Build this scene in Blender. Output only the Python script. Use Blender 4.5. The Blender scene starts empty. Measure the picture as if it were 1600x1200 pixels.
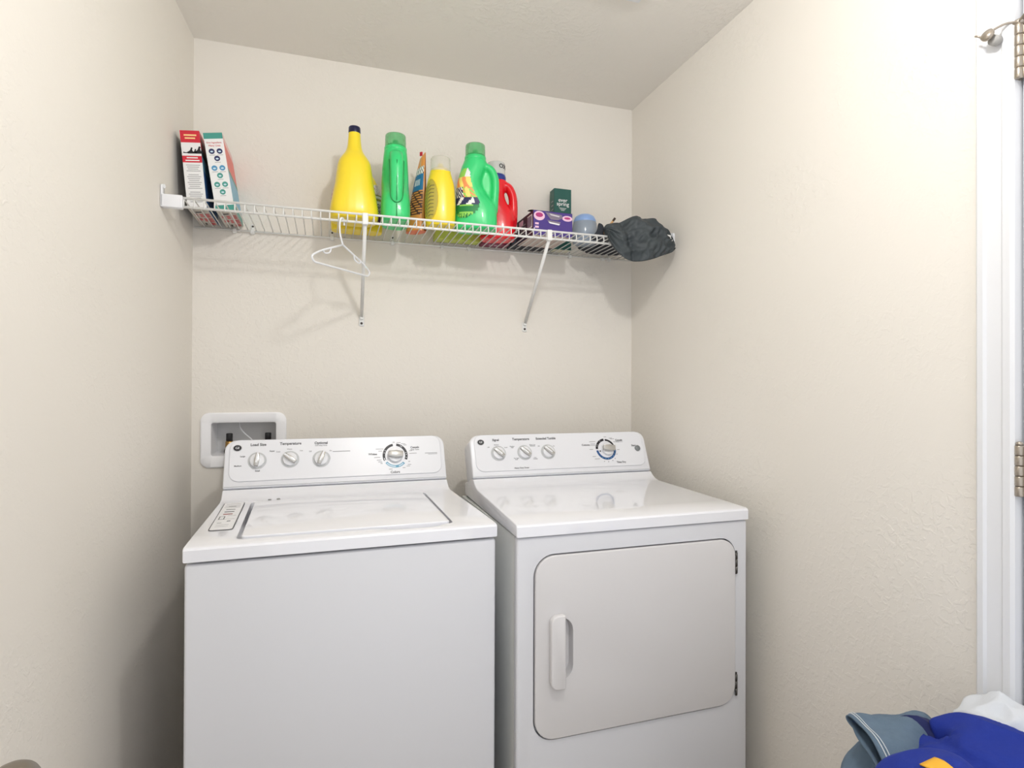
import bpy, bmesh, math, random
from mathutils import Matrix, Vector, noise
from math import sin, cos, pi, radians, sqrt, tan, atan2
random.seed(5)
SC = bpy.context.scene
COL = SC.collection

# ---------------------------------------------------------------- camera
CAM_H = 1.2756
YAW, PITCH, ROLL = radians(17.6619), radians(0.3015), radians(0.2003)
fw = Vector((sin(YAW)*cos(PITCH), cos(YAW)*cos(PITCH), sin(PITCH)))
rt0 = Vector((cos(YAW), -sin(YAW), 0)); up0 = rt0.cross(fw)
rt = rt0*cos(ROLL)+up0*sin(ROLL); up = -rt0*sin(ROLL)+up0*cos(ROLL)
cd = bpy.data.cameras.new('camera'); cam = bpy.data.objects.new('camera', cd); COL.objects.link(cam)
cd.sensor_width = 36; cd.lens = 909.43/1600*36; cd.clip_start = .02
R3 = Matrix((rt, up, -fw)).transposed()
cam.matrix_world = Matrix.Translation((0, 0, CAM_H)) @ R3.to_4x4()
SC.camera = cam

# ---------------------------------------------------------------- light and exposure
SC.view_settings.view_transform = 'Standard'; SC.view_settings.look = 'None'
SC.view_settings.gamma = 1; SC.view_settings.use_curve_mapping = False
SC.view_settings.exposure = 0.12
world = bpy.data.worlds.new('world'); SC.world = world; world.use_nodes = True
bg = world.node_tree.nodes['Background']; bg.inputs[0].default_value = (0.95, 0.97, 1.0, 1); bg.inputs[1].default_value = 1.1
LAMP = (0.40, 0.52, 2.30)
ld = bpy.data.lights.new('lamp_light', 'POINT'); ld.shadow_soft_size = 0.05; ld.energy = 22.5; ld.color = (1.0, 0.99, 0.97)
lamp_light = bpy.data.objects.new('lamp_light', ld); COL.objects.link(lamp_light); lamp_light.location = (0, 0, -0.150)

# ---------------------------------------------------------------- materials
def lin(c):
    c = c/255.0
    return c/12.92 if c <= .04045 else ((c+.055)/1.055)**2.4
def rgb(r, g, b): return (lin(r), lin(g), lin(b), 1)
MATS = {}
def mat(name, col, rough=.5, metal=0, trans=0, alpha=1, spec=.5, bump=None, emit=None, coat=0, vary=None, ior=1.45):
    if name in MATS: return MATS[name]
    m = bpy.data.materials.new(name); m.use_nodes = True; nt = m.node_tree; b = nt.nodes['Principled BSDF']
    b.inputs['Base Color'].default_value = rgb(*col); b.inputs['Roughness'].default_value = rough
    b.inputs['Metallic'].default_value = metal; b.inputs['Transmission Weight'].default_value = trans
    b.inputs['Alpha'].default_value = alpha; b.inputs['Specular IOR Level'].default_value = spec
    b.inputs['Coat Weight'].default_value = coat; b.inputs['IOR'].default_value = ior
    tc = nt.nodes.new('ShaderNodeTexCoord')
    if vary:
        n = nt.nodes.new('ShaderNodeTexNoise'); n.inputs['Scale'].default_value = vary[0]; n.inputs['Detail'].default_value = 4
        nt.links.new(tc.outputs['Object'], n.inputs['Vector'])
        mx = nt.nodes.new('ShaderNodeMix'); mx.data_type = 'RGBA'
        mx.inputs['A'].default_value = rgb(*col); mx.inputs['B'].default_value = rgb(*vary[1])
        nt.links.new(n.outputs['Fac'], mx.inputs['Factor']); nt.links.new(mx.outputs['Result'], b.inputs['Base Color'])
    if bump:
        n = nt.nodes.new('ShaderNodeTexNoise'); n.inputs['Scale'].default_value = bump[0]; n.inputs['Detail'].default_value = bump[2] if len(bump) > 2 else 3
        nt.links.new(tc.outputs['Object'], n.inputs['Vector'])
        bp = nt.nodes.new('ShaderNodeBump'); bp.inputs['Strength'].default_value = bump[1]; bp.inputs['Distance'].default_value = .002
        nt.links.new(n.outputs['Fac'], bp.inputs['Height']); nt.links.new(bp.outputs['Normal'], b.inputs['Normal'])
    if emit:
        b.inputs['Emission Color'].default_value = rgb(*emit[0]); b.inputs['Emission Strength'].default_value = emit[1]
    MATS[name] = m; return m

def wall_mat(name, col, knock=.35, dist=.0015):
    m = bpy.data.materials.new(name); m.use_nodes = True; nt = m.node_tree; b = nt.nodes['Principled BSDF']
    b.inputs['Base Color'].default_value = rgb(*col); b.inputs['Roughness'].default_value = .75; b.inputs['Specular IOR Level'].default_value = .3
    tc = nt.nodes.new('ShaderNodeTexCoord')
    n1 = nt.nodes.new('ShaderNodeTexNoise'); n1.inputs['Scale'].default_value = 60; n1.inputs['Detail'].default_value = 3; n1.inputs['Distortion'].default_value = .6
    r = nt.nodes.new('ShaderNodeValToRGB'); r.color_ramp.elements[0].position = .50; r.color_ramp.elements[1].position = .60
    n2 = nt.nodes.new('ShaderNodeTexNoise'); n2.inputs['Scale'].default_value = 160; n2.inputs['Detail'].default_value = 2
    n3 = nt.nodes.new('ShaderNodeTexNoise'); n3.inputs['Scale'].default_value = 3.0
    r3 = nt.nodes.new('ShaderNodeValToRGB'); r3.color_ramp.elements[0].position = .38; r3.color_ramp.elements[1].position = .62
    for n in (n1, n2, n3): nt.links.new(tc.outputs['Object'], n.inputs['Vector'])
    nt.links.new(n1.outputs['Fac'], r.inputs[0]); nt.links.new(n3.outputs['Fac'], r3.inputs[0])
    mu = nt.nodes.new('ShaderNodeMath'); mu.operation = 'MULTIPLY'; nt.links.new(r.outputs[0], mu.inputs[0]); nt.links.new(r3.outputs[0], mu.inputs[1])
    ad = nt.nodes.new('ShaderNodeMath'); ad.operation = 'MULTIPLY_ADD'; ad.inputs[1].default_value = .35
    nt.links.new(n2.outputs['Fac'], ad.inputs[0]); nt.links.new(mu.outputs[0], ad.inputs[2])
    bp = nt.nodes.new('ShaderNodeBump'); bp.inputs['Strength'].default_value = knock; bp.inputs['Distance'].default_value = dist
    nt.links.new(ad.outputs[0], bp.inputs['Height']); nt.links.new(bp.outputs['Normal'], b.inputs['Normal'])
    return m

# ---------------------------------------------------------------- mesh builder
def rrect(x0, x1, y0, y1, r, seg=6):
    rr = r if isinstance(r, (tuple, list)) else (r,)*4      # bl, br, tr, tl
    out = []
    for (cx, cy, a0, q) in ((x0, y0, pi, rr[0]), (x1, y0, 1.5*pi, rr[1]), (x1, y1, 0, rr[2]), (x0, y1, .5*pi, rr[3])):
        sx = 1 if cx == x0 else -1; sy = 1 if cy == y0 else -1
        if q <= 0: out.append((cx, cy)); continue
        for i in range(seg+1):
            a = a0+i/seg*pi/2; out.append((cx+sx*q+q*cos(a), cy+sy*q+q*sin(a)))
    return out
def cr(p, t):           # catmull-rom through list of tuples, t in 0..len-1
    n = len(p); i = max(0, min(n-2, int(t))); f = t-i
    a, b, c, d = p[max(i-1, 0)], p[i], p[i+1], p[min(i+2, n-1)]
    return tuple(.5*((2*b[k])+(-a[k]+c[k])*f+(2*a[k]-5*b[k]+4*c[k]-d[k])*f*f+(-a[k]+3*b[k]-3*c[k]+d[k])*f**3) for k in range(len(b)))
def smooth_path(p, m=6):
    n = len(p); return [cr(p, i/m) for i in range((n-1)*m+1)]

class MB:
    def __init__(s): s.v = []; s.f = []; s.mi = []; s.sm = []; s.mats = []
    def m(s, mt):
        if mt not in s.mats: s.mats.append(mt)
        return s.mats.index(mt)
    def add(s, vs, fs, mt, smooth=False, xf=None):
        o = len(s.v); k = s.m(mt)
        s.v += [tuple(xf @ Vector(v)) if xf is not None else tuple(v) for v in vs]
        for f in fs: s.f.append(tuple(o+i for i in f)); s.mi.append(k); s.sm.append(smooth)
        return s
    def bm(s, b, mt, smooth=False, xf=None):
        b.verts.ensure_lookup_table(); b.verts.index_update()
        s.add([v.co[:] for v in b.verts], [[v.index for v in f.verts] for f in b.faces], mt, smooth, xf); b.free(); return s
    def box(s, x0, x1, y0, y1, z0, z1, mt, r=0, seg=2, xf=None):
        b = bmesh.new(); bmesh.ops.create_cube(b, size=1)
        for v in b.verts: v.co = Vector(((x0+x1)/2+v.co.x*(x1-x0), (y0+y1)/2+v.co.y*(y1-y0), (z0+z1)/2+v.co.z*(z1-z0)))
        if r: bmesh.ops.bevel(b, geom=list(b.edges), offset=r, segments=seg, affect='EDGES', profile=.5)
        return s.bm(b, mt, False, xf)
    def prism(s, poly, z0, z1, mt, r=0, seg=2, xf=None, ang=30):
        n = len(poly); b = bmesh.new()
        lo = [b.verts.new((p[0], p[1], z0)) for p in poly]; hi = [b.verts.new((p[0], p[1], z1)) for p in poly]
        b.faces.new(lo[::-1]); b.faces.new(hi)
        for i in range(n): b.faces.new((lo[i], lo[(i+1) % n], hi[(i+1) % n], hi[i]))
        if r:
            b.normal_update()
            es = [e for e in b.edges if e.calc_face_angle(0) > radians(ang)]
            bmesh.ops.bevel(b, geom=es, offset=r, segments=seg, affect='EDGES', profile=.5)
        return s.bm(b, mt, False, xf)
    def tube(s, path, r, mt, n=8, closed=False, xf=None, ry=None, taper=None, nx=None):
        P = [Vector(p) for p in path]; k = len(P); vs = []; fs = []
        T = []
        for i in range(k):
            a = P[(i-1) % k] if (closed or i > 0) else P[i]; b = P[(i+1) % k] if (closed or i < k-1) else P[i]
            T.append((b-a).normalized())
        ref = Vector(nx) if nx else (Vector((0, 0, 1)) if abs(T[0].z) < .9 else Vector((1, 0, 0)))
        N = (ref-T[0]*ref.dot(T[0])).normalized()
        for i in range(k):
            if i: N = (N-T[i]*N.dot(T[i])).normalized()
            B = T[i].cross(N); q = taper[i] if taper else 1
            for j in range(n):
                a = 2*pi*j/n; vs.append(P[i]+N*cos(a)*r*q+B*sin(a)*(ry or r)*q)
        m_ = k if closed else k-1
        for i in range(m_):
            for j in range(n):
                a = i*n+j; b = i*n+(j+1) % n; c = ((i+1) % k)*n+(j+1) % n; d = ((i+1) % k)*n+j
                fs.append((a, b, c, d))
        if not closed: fs.append(tuple(range(n))[::-1]); fs.append(tuple((k-1)*n+j for j in range(n)))
        return s.add(vs, fs, mt, True, xf)
    def lathe(s, prof, mt, n=28, xf=None, sx=1, sy=1, cap=True):
        vs = []; fs = []
        for (r, z) in prof:
            for j in range(n): a = 2*pi*j/n; vs.append((r*cos(a)*sx, r*sin(a)*sy, z))
        for i in range(len(prof)-1):
            for j in range(n): fs.append((i*n+j, i*n+(j+1) % n, (i+1)*n+(j+1) % n, (i+1)*n+j))
        if cap: fs.append(tuple(range(n))[::-1]); fs.append(tuple((len(prof)-1)*n+j for j in range(n)))
        return s.add(vs, fs, mt, True, xf)
    def rings(s, rs, mt, xf=None, cap=True, smooth=True):
        n = len(rs[0]); vs = [p for r in rs for p in r]; fs = []
        for i in range(len(rs)-1):
            for j in range(n): fs.append((i*n+j, i*n+(j+1) % n, (i+1)*n+(j+1) % n, (i+1)*n+j))
        if cap: fs.append(tuple(range(n))[::-1]); fs.append(tuple((len(rs)-1)*n+j for j in range(n)))
        return s.add(vs, fs, mt, smooth, xf)
    def grid(s, fn, nu, nv, mt, xf=None, smooth=True, matfn=None):
        o = len(s.v); k = s.m(mt)
        for i in range(nu+1):
            for j in range(nv+1):
                p = fn(i/nu, j/nv); s.v.append(tuple(xf @ Vector(p)) if xf is not None else tuple(p))
        for i in range(nu):
            for j in range(nv):
                kk = k
                if matfn:
                    q = matfn((i+.5)/nu, (j+.5)/nv)
                    if q is None: continue
                    kk = s.m(q)
                a = o+i*(nv+1)+j; s.f.append((a, a+nv+1, a+nv+2, a+1)); s.mi.append(kk); s.sm.append(smooth)
        return s
    def text(s, txt, size, mt, xf, align='CENTER', ext=.00025, bold=0, sx=1):
        c = bpy.data.curves.new('lettering', 'FONT'); c.body = txt; c.size = size; c.align_x = align; c.align_y = 'CENTER'
        c.extrude = ext; c.offset = bold; c.resolution_u = 3; c.space_line = .85
        o = bpy.data.objects.new('lettering', c); me = bpy.data.meshes.new_from_object(o)
        X = xf @ Matrix.Diagonal((sx, 1, 1, 1))
        s.add([v.co[:] for v in me.vertices], [tuple(p.vertices) for p in me.polygons], mt, False, X)
        bpy.data.objects.remove(o); bpy.data.curves.remove(c); bpy.data.meshes.remove(me); return s
    def mesh(s, name):
        me = bpy.data.meshes.new(name); me.from_pydata(s.v, [], s.f)
        for mt in s.mats: me.materials.append(mt)
        me.polygons.foreach_set('material_index', s.mi); me.polygons.foreach_set('use_smooth', s.sm); me.update(); return me
    def build(s, name, parent=None, loc=None):
        o = bpy.data.objects.new(name, s.mesh(name)); COL.objects.link(o)
        if parent is not None: o.parent = parent
        if loc: o.location = loc
        return o

def tag(o, label=None, cat=None, group=None, kind=None):
    if label: o['label'] = label
    if cat: o['category'] = cat
    if group: o['group'] = group
    if kind: o['kind'] = kind
    return o
def thing(name, label, cat, loc, rz=0, group=None, ry=0, rx=0):
    o = bpy.data.objects.new(name, None); COL.objects.link(o); o.location = loc; o.rotation_euler = (rx, ry, rz)
    o.empty_display_size = .05
    return tag(o, label, cat, group)
def structure(o): o['kind'] = 'structure'; return o
def T(x, y, z): return Matrix.Translation((x, y, z))
def RZ(a): return Matrix.Rotation(a, 4, 'Z')
def RX(a): return Matrix.Rotation(a, 4, 'X')
def RY(a): return Matrix.Rotation(a, 4, 'Y')
def frame(o, x, y, z):  # columns
    return Matrix(((x[0], y[0], z[0], o[0]), (x[1], y[1], z[1], o[1]), (x[2], y[2], z[2], o[2]), (0, 0, 0, 1)))
def carve(body, cutters, name, keep_smooth=False):
    """subtract closed MB solids from a closed MB solid and return a mesh"""
    A = bpy.data.objects.new('tmp', body.mesh('tmp')); COL.objects.link(A); cs = []
    for c in cutters:
        B = bpy.data.objects.new('tmp', c.mesh('tmp')); COL.objects.link(B); cs.append(B)
        md = A.modifiers.new('b', 'BOOLEAN'); md.operation = 'DIFFERENCE'; md.object = B; md.solver = 'EXACT'
    dg = bpy.context.evaluated_depsgraph_get(); me = bpy.data.meshes.new_from_object(A.evaluated_get(dg)); me.name = name
    for o in cs+[A]: bpy.data.objects.remove(o)
    return me
def link(me, name, parent=None):
    o = bpy.data.objects.new(name, me); COL.objects.link(o)
    if parent is not None: o.parent = parent
    return o
def autosmooth(o, ang=35):
    for p in o.data.polygons: p.use_smooth = True
    o.data.set_sharp_from_angle(angle=radians(ang)); return o

PAINT = wall_mat('beige_wall_paint', (236, 231, 223))
CEIL = wall_mat('ceiling_paint', (240, 236, 230), .5, .002)
TRIMW = mat('white_trim_paint', (230, 231, 234), .35)
ENAMEL = mat('lit_porcelain_top_enamel', (240, 241, 247), .08, coat=.6)  # whiter than the cabinet colour, imitating the stronger light on the tops
CABP = mat('white_painted_steel', (221, 222, 227), .38, spec=.4)
ENAMEL_SIDE = mat('white_textured_side_panel', (214, 216, 214), .35, bump=(400, .15))
PLASTIC = mat('white_plastic', (238, 239, 243), .3)
PANEL = mat('white_control_panel', (234, 235, 240), .3)
CHROME = mat('satin_silver_plastic', (190, 188, 184), .25, metal=.55)
RINGG = mat('grey_ring_print', (196, 198, 200), .4)
INK = mat('dark_grey_print', (70, 70, 74), .5)
INKL = mat('light_grey_print', (150, 150, 154), .5)
BLACK = mat('black_print', (22, 20, 30), .4)
BLUEP = mat('blue_print', (44, 84, 140), .4)
TEALP = mat('pale_blue_print', (98, 160, 190), .4)
DARKGAP = mat('dark_rubber_gasket', (60, 58, 56), .7)
STEEL = mat('steel_screw', (150, 150, 150), .35, metal=.8)
WIRE = mat('white_vinyl_coated_wire', (236, 236, 234), .35)

# ---------------------------------------------------------------- room
D = 2.1736; XL = -0.4288; XR = 1.217; FL = tan(radians(3.68)); H = 2.44; YF = -0.35
def lwx(y): return XL-(D-y)*FL
b = MB()                                                    # back wall with the hole of the valve box
hx0, hx1, hz0, hz1 = -0.372, -0.163, 1.037, 1.155
for (x0, x1, z0, z1) in ((XL-.15, hx0, 0, H), (hx1, XR+.15, 0, H), (hx0, hx1, 0, hz0), (hx0, hx1, hz1, H)):
    b.box(x0, x1, D, D+.12, z0, z1, PAINT)
structure(b.build('wall_back'))
b = MB()
b.add([(XL, D, 0), (lwx(YF), YF, 0), (lwx(YF)-.12, YF, 0), (XL-.12, D, 0), (XL, D, H), (lwx(YF), YF, H), (lwx(YF)-.12, YF, H), (XL-.12, D, H)],
      [(0, 4, 5, 1), (1, 5, 6, 2), (2, 6, 7, 3), (3, 7, 4, 0), (0, 1, 2, 3), (4, 7, 6, 5)], PAINT)
structure(b.build('wall_left'))
DY1, DY0, DZ = 0.736, -0.078, 2.035                          # door opening in the right wall
b = MB()
b.box(XR, XR+.12, DY1+.02, D, 0, H, PAINT); b.box(XR, XR+.12, YF, DY0-.02, 0, H, PAINT); b.box(XR, XR+.12, DY0-.02, DY1+.02, DZ+.02, H, PAINT)
structure(b.build('wall_right'))
structure(MB().box(-.75, XR+.14, YF, D+.12, H, H+.1, CEIL).build('ceiling'))
TILE = mat('beige_floor_tile', (188, 176, 160), .4, vary=(6, (170, 158, 142)))
structure(MB().box(-.75, XR+.14, YF, D+.12, -.1, 0, TILE).build('floor'))
b = MB()
prof = [(0, 0), (.012, 0), (.012, .085), (.007, .1), (0, .1)]
b.prism([(XR-p[0], p[1]) for p in prof], -(D-.002), -(DY1+.075), TRIMW, xf=RX(pi/2))
structure(b.build('baseboard_right'))
b = MB().box(XL+.005, XR-.014, D-.012, D, 0, .1, TRIMW, .003)
structure(b.build('baseboard_back'))
# door casing: moulded strip round the opening
def casing_strip(b, o, along, out, L):
    # out: direction away from the opening on the wall; thickness goes to -x
    pr = [(0, 0), (0, .010), (.006, .014), (.018, .014), (.022, .011), (.046, .013), (.050, .018), (.060, .018), (.065, .013), (.065, 0)]
    xf = frame(o, out, (-1, 0, 0), along)
    b.prism(pr[::-1], 0, L, TRIMW, xf=xf)
b = MB()
casing_strip(b, (XR, DY1+.004, 0), (0, 0, 1), (0, 1, 0), DZ+.067)
casing_strip(b, (XR, DY0-.004, 0), (0, 0, 1), (0, -1, 0), DZ+.067)
casing_strip(b, (XR, DY0-.069, DZ+.004), (0, 1, 0), (0, 0, 1), DY1-DY0+.138)
structure(b.build('trim_1'))
b = MB().box(XR+.0, XR+.12, DY1+.004, DY1+.02, 0, DZ+.02, TRIMW); b.box(XR, XR+.12, DY0-.02, DY0-.004, 0, DZ+.02, TRIMW); b.box(XR, XR+.12, DY0-.02, DY1+.02, DZ+.004, DZ+.02, TRIMW)
structure(b.build('trim_2'))
door = structure(bpy.data.objects.new('door_1', None)); COL.objects.link(door); door.location = (XR, 0, 0)
b = MB()
slab = MB().box(.006, .041, DY0, DY1, .012, DZ, TRIMW, .002)
cuts = [MB().box(-.01, .012, DY0+.13, DY1-.13, z0, z1, TRIMW) for (z0, z1) in ((.25, .85), (1.05, 1.85))]
s_ = autosmooth(link(carve(slab, cuts, 'door_slab'), 'door_slab', door), 30)
NICKEL = mat('satin_nickel', (176, 166, 154), .3, metal=.85)
def hinge(z0, z1):
    b = MB(); n = 5; h = (z1-z0)/n
    for i in range(n): b.lathe([(.0065, z0+i*h+.0005), (.0072, z0+i*h+.002), (.0072, z0+(i+1)*h-.002), (.0065, z0+(i+1)*h-.0005)], NICKEL, 14, xf=T(-.006, DY1-.001, 0))
    b.lathe([(.003, z1), (.006, z1+.001), (.005, z1+.005), (.002, z1+.007)], NICKEL, 12, xf=T(-.006, DY1-.001, 0))
    b.box(-.002, .004, DY1-.028, DY1-.004, z0, z1, NICKEL, .001); b.box(.0, .005, DY1+.0, DY1+.0035, z0, z1, NICKEL)
    return b.build('hinge', door)
hinge(1.846, 1.947); hinge(1.078, 1.172); hinge(.25, .345)
b = MB()                                                    # hinge pin door stop
b.tube(smooth_path([(-.006, DY1+.0, 1.952), (-.020, DY1+.014, 1.953), (-.034, DY1+.030, 1.945), (-.036, DY1+.042, 1.938)], 5), .0022, NICKEL, 8)
b.lathe([(.0, 0), (.010, 0), (.011, .002), (.011, .007), (.0, .008)], NICKEL, 18, xf=T(-.034, DY1+.032, 1.938) @ RY(-pi/2.6), cap=False)
b.lathe([(.0, 0), (.009, 0), (.009, .013), (.0, .014)], mat('grey_rubber', (172, 170, 166), .7), 18, xf=T(-.030, DY1+.028, 1.930) @ RY(pi/2), cap=False)
b.tube(smooth_path([(-.036, DY1+.040, 1.938), (-.042, DY1+.046, 1.944), (-.040, DY1+.052, 1.948)], 4), .0018, NICKEL, 8)
b.tube([(-.006, DY1-.010, 1.951), (-.006, DY1+.012, 1.951)], .006, NICKEL, 10)
b.tube(smooth_path([(-.006, DY1-.006, 1.950), (-.016, DY1-.03, 1.962), (-.030, DY1-.05, 1.970)], 4), .003, NICKEL, 8, ry=.007)
b.build('door_stop', door)

# ---------------------------------------------------------------- ceiling lamp (above and behind the view) and air vent
lamp = thing('ceiling_light', 'round flush ceiling light with frosted glass dome', 'ceiling light', (LAMP[0], LAMP[1], H))
MB().lathe([(.0, 0), (.16, 0), (.16, -.02), (.15, -.026), (0, -.026)][::-1], mat('brushed_nickel_base', (180, 176, 170), .3, metal=.8), 40, cap=False).build('base', lamp)
GLOW = mat('frosted_lit_glass', (250, 248, 240), .4, emit=((255, 244, 226), 2.0))
MB().lathe([(0, -.10), (.05, -.096), (.10, -.08), (.135, -.055), (.148, -.03), (.15, -.02)], GLOW, 40, cap=False).build('shade', lamp)
lamp_light.parent = lamp
vent = thing('ceiling_vent', 'white ceiling air vent whose corner shows at the top of the photo', 'air vent', (.889, 1.549, H))
b = MB()
for (x0, x1, y0, y1) in ((-.32, 0, -.022, 0), (-.32, 0, -.16, -.138), (-.32, -.298, -.138, -.022), (-.022, 0, -.138, -.022)): b.box(x0, x1, y0, y1, -.008, 0, TRIMW, .001)
b.build('frame', vent)
b = MB()
for i in range(7): b.box(-.298, -.022, -.004, .010, -.0008, .0008, TRIMW, xf=T(0, -.034-.016*i, -.004) @ RX(.6))
b.build('slats', vent)

# ---------------------------------------------------------------- washer and dryer
W = .686
CO = Vector((0, .486, .975)); CV = Vector((0, .0572, .1345)).normalized(); CN = Vector((0, -CV.z, CV.y)); CVL = .146
def con(x, v, o=0): return frame(CO+Vector((x, 0, 0))+CV*v+CN*o, (1, 0, 0), CV, CN)
def deck_body():
    prof = [(-.003, .905), (-.003, .930), (.0, .9345), (.006, .937), (.10, .9405), (.43, .949), (.455, .954), (.472, .963), (.4845, .9735), (.52, .9735), (.60, .945), (.60, .905)]
    b = MB(); n = len(prof)
    def ins(y): return -.003+.015*min(1, max(0, y/.45))
    L = [(ins(y), y, z) for y, z in prof]; Rr = [(W-ins(y), y, z) for y, z in prof]
    bm_ = bmesh.new(); lv = [bm_.verts.new(p) for p in L]; rv = [bm_.verts.new(p) for p in Rr]
    bm_.faces.new(lv); bm_.faces.new(rv[::-1])
    for i in range(n): bm_.faces.new((lv[i], rv[i], rv[(i+1) % n], lv[(i+1) % n]))
    bmesh.ops.recalc_face_normals(bm_, faces=list(bm_.faces))
    sideE = [e for e in bm_.edges if (e.verts[0] in lv) == (e.verts[1] in lv)]
    bmesh.ops.bevel(bm_, geom=sideE, offset=.004, segments=3, affect='EDGES', profile=.5)
    b.bm(bm_, ENAMEL); return b
def console(root, letters):
    poly = rrect(.012, .674, .003, .150, (.004, .004, .032, .032), 8)
    b = MB(); b.prism(poly, -.085, 0, PANEL, r=.005, seg=3, xf=con(0, 0), ang=40)
    cp = autosmooth(b.build('control_panel', root), 40)
    b = MB(); b.prism(rrect(.026, .660, .022, .149, (.028, .028, .026, .026), 8), 0, .0028, PANEL, r=.002, seg=2, xf=con(0, 0), ang=40)
    return cp, b            # the plate's mesh goes on to take its printed markings
Z0 = .0030
def knob(cp, x, v, r, ang, h=.013, big=False):
    b = MB()
    if not big: b.lathe([(0, 0), (r*1.28, 0), (r*1.28, .0006), (0, .0007)], RINGG, 32, xf=con(x, v, Z0), cap=False)
    b.lathe([(r, 0), (r, h*.35), (r*.96, h*.6), (r*.90, h*.68), (0, h*.7)], PLASTIC, 32, xf=con(x, v, Z0+.0007), cap=False)
    l = r*1.02; w = r*.34 if not big else r*.5
    poly = [(-w*.8, -l*.93), (w*.8, -l*.93), (w, 0), (w*.7, l), (-w*.7, l), (-w, 0)]
    b.prism(poly, h*.55, h*1.55, CHROME if not big else CHROME, r=.0015, xf=con(x, v, Z0) @ RZ(ang))
    if not big: b.prism([(-w*.35, -l*.5), (w*.35, -l*.5), (w*.35, l*.95), (-w*.35, l*.95)], h*1.5, h*1.62, PLASTIC, xf=con(x, v, Z0) @ RZ(ang))
    return autosmooth(b.build('knob', cp), 40)
def arc(b, x, v, r0, r1, a0, a1, mt, z=Z0, th=.0004):
    n = max(3, int(abs(a1-a0)/6)); p = []
    for i in range(n+1): a = radians(a0+(a1-a0)*i/n); p.append((r1*cos(a), r1*sin(a)))
    for i in range(n+1): a = radians(a1+(a0-a1)*i/n); p.append((r0*cos(a), r0*sin(a)))
    b.prism(p, 0, th, mt, xf=con(x, v, z))
def dash(b, x0, x1, v, mt, h=.0016): b.box(x0, x1, v-h/2, v+h/2, 0, .0003, mt, xf=con(0, 0, Z0))
def monogram(b, x, v):
    b.prism([(.0125*cos(2*pi*i/28), .0105*sin(2*pi*i/28)) for i in range(28)], 0, .0008, RINGG, xf=con(x, v, Z0))
    b.prism([(.0108*cos(2*pi*i/28), .0088*sin(2*pi*i/28)) for i in range(28)], .0008, .0014, BLACK, xf=con(x, v, Z0))
    b.text('GE', .0095, PLASTIC, con(x, v, Z0+.0016) @ Matrix.Shear('XZ', 4, (0, 0)), ext=.0002)
def rootm(name, label, x, y, a): return thing(name, label, 'washing machine' if name == 'washing_machine' else 'dryer', (x, y, 0), radians(a))
XFL = lambda x, y, z, r=0: T(x, y, z) @ RZ(r)

washer = rootm('washing_machine', 'white top loading washing machine left of the dryer, below the valve box', -.2828, 1.3697, 1.7707)
b = MB().box(0, W, .002, .60, .03, .899, CABP, .007, 3); b.box(.012, W-.012, .02, .58, .895, .906, DARKGAP)
autosmooth(b.build('cabinet', washer), 40)
for x in (.05, W-.05):
    for y in (.06, .54): MB().lathe([(.02, 0), (.02, .012), (.008, .014), (.008, .035)], DARKGAP, 14, xf=T(x, y, 0)).build('foot', washer)
rec = MB().prism(rrect(.095, .586, .033, .412, .014, 5), .914, 1.0, ENAMEL)
scoop = MB(); sp = [(.39, .036), (.42, .020), (.46, .0125), (.50, .0115), (.54, .015), (.572, .036)]
scoop.prism(sp, .922, 1.0, ENAMEL)
dk = deck_body()
autosmooth(link(carve(dk, [rec, scoop], 'top_deck'), 'top_deck', washer), 28)
lm = MB()
tilt = math.atan2(.0085, .33)
lm.prism(rrect(.1045, .578, .039, .409, .010, 5), -.016, .0085, ENAMEL, r=.003, seg=3, xf=T(0, 0, .9335) @ RX(tilt*.9), ang=40)
pull = MB().prism([(.405, .020), (.405, .043), (.43, .052), (.48, .058), (.53, .052), (.560, .043), (.560, .020)], .900, .9418, DARKGAP)
autosmooth(link(carve(lm, [pull], 'lid'), 'lid', washer), 40)
# instruction label on the deck
def onTop(x, y, dz=.0008): return T(x, y, .9402+.0272*(y-.08)+dz) @ RX(.0265)
b = MB()
lx0, lx1, ly0, ly1 = .027, .080, .118, .412
cxl, cyl = (lx0+lx1)/2, (ly0+ly1)/2; X = onTop(cxl, cyl)
hw, hl = (lx1-lx0)/2, (ly1-ly0)/2
b.prism(rrect(-hw, hw, -hl, hl, .008), 0, .0003, INK, xf=X)
b.prism(rrect(-hw+.0022, hw-.0022, -hl+.0022, hl-.0022, .007), .0003, .0006, mat('label_white', (238, 238, 240), .35), xf=X)
REDDISH = mat('muted_red_print', (150, 90, 88), .5)
for (y, x0, x1, mt, h) in ((.125, -.018, .018, INKL, .0016), (.105, -.019, .019, INK, .0016), (.098, -.010, .008, INK, .003), (.088, -.019, .019, INK, .0014),
                           (.062, -.012, .010, INK, .006), (.036, -.013, .010, INK, .008), (.010, -.013, .009, REDDISH, .010), (-.008, .0, .019, INK, .0014),
                           (-.045, -.019, .019, INKL, .002), (-.065, .004, .012, INK, .007), (-.080, -.016, -.006, INKL, .004), (-.1, -.016, .012, INKL, .0015), (-.115, -.016, .012, INKL, .0015)):
    b.box(x0, x1, y-h/2, y+h/2, .0006, .0008, mt, xf=X)
for (x0, x1, y0, y1) in ((-.018, -.016, -.045, -.012), (-.018, -.006, -.014, -.012), (-.007, -.005, -.045, -.014), (-.018, -.006, -.045, -.043)): b.box(x0, x1, y0, y1, .0006, .0008, INK, xf=X)
b.build('instruction_label', washer)
b = MB()
b.lathe([(.0045, 0), (.004, .002), (0, .0024)], STEEL, 14, xf=onTop(.142, .428, .0), cap=False); b.lathe([(.005, 0), (.004, .002), (0, .0024)], STEEL, 14, xf=onTop(.165, .432, .0), cap=False)
b.build('lid_hinge_screws', washer)
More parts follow.
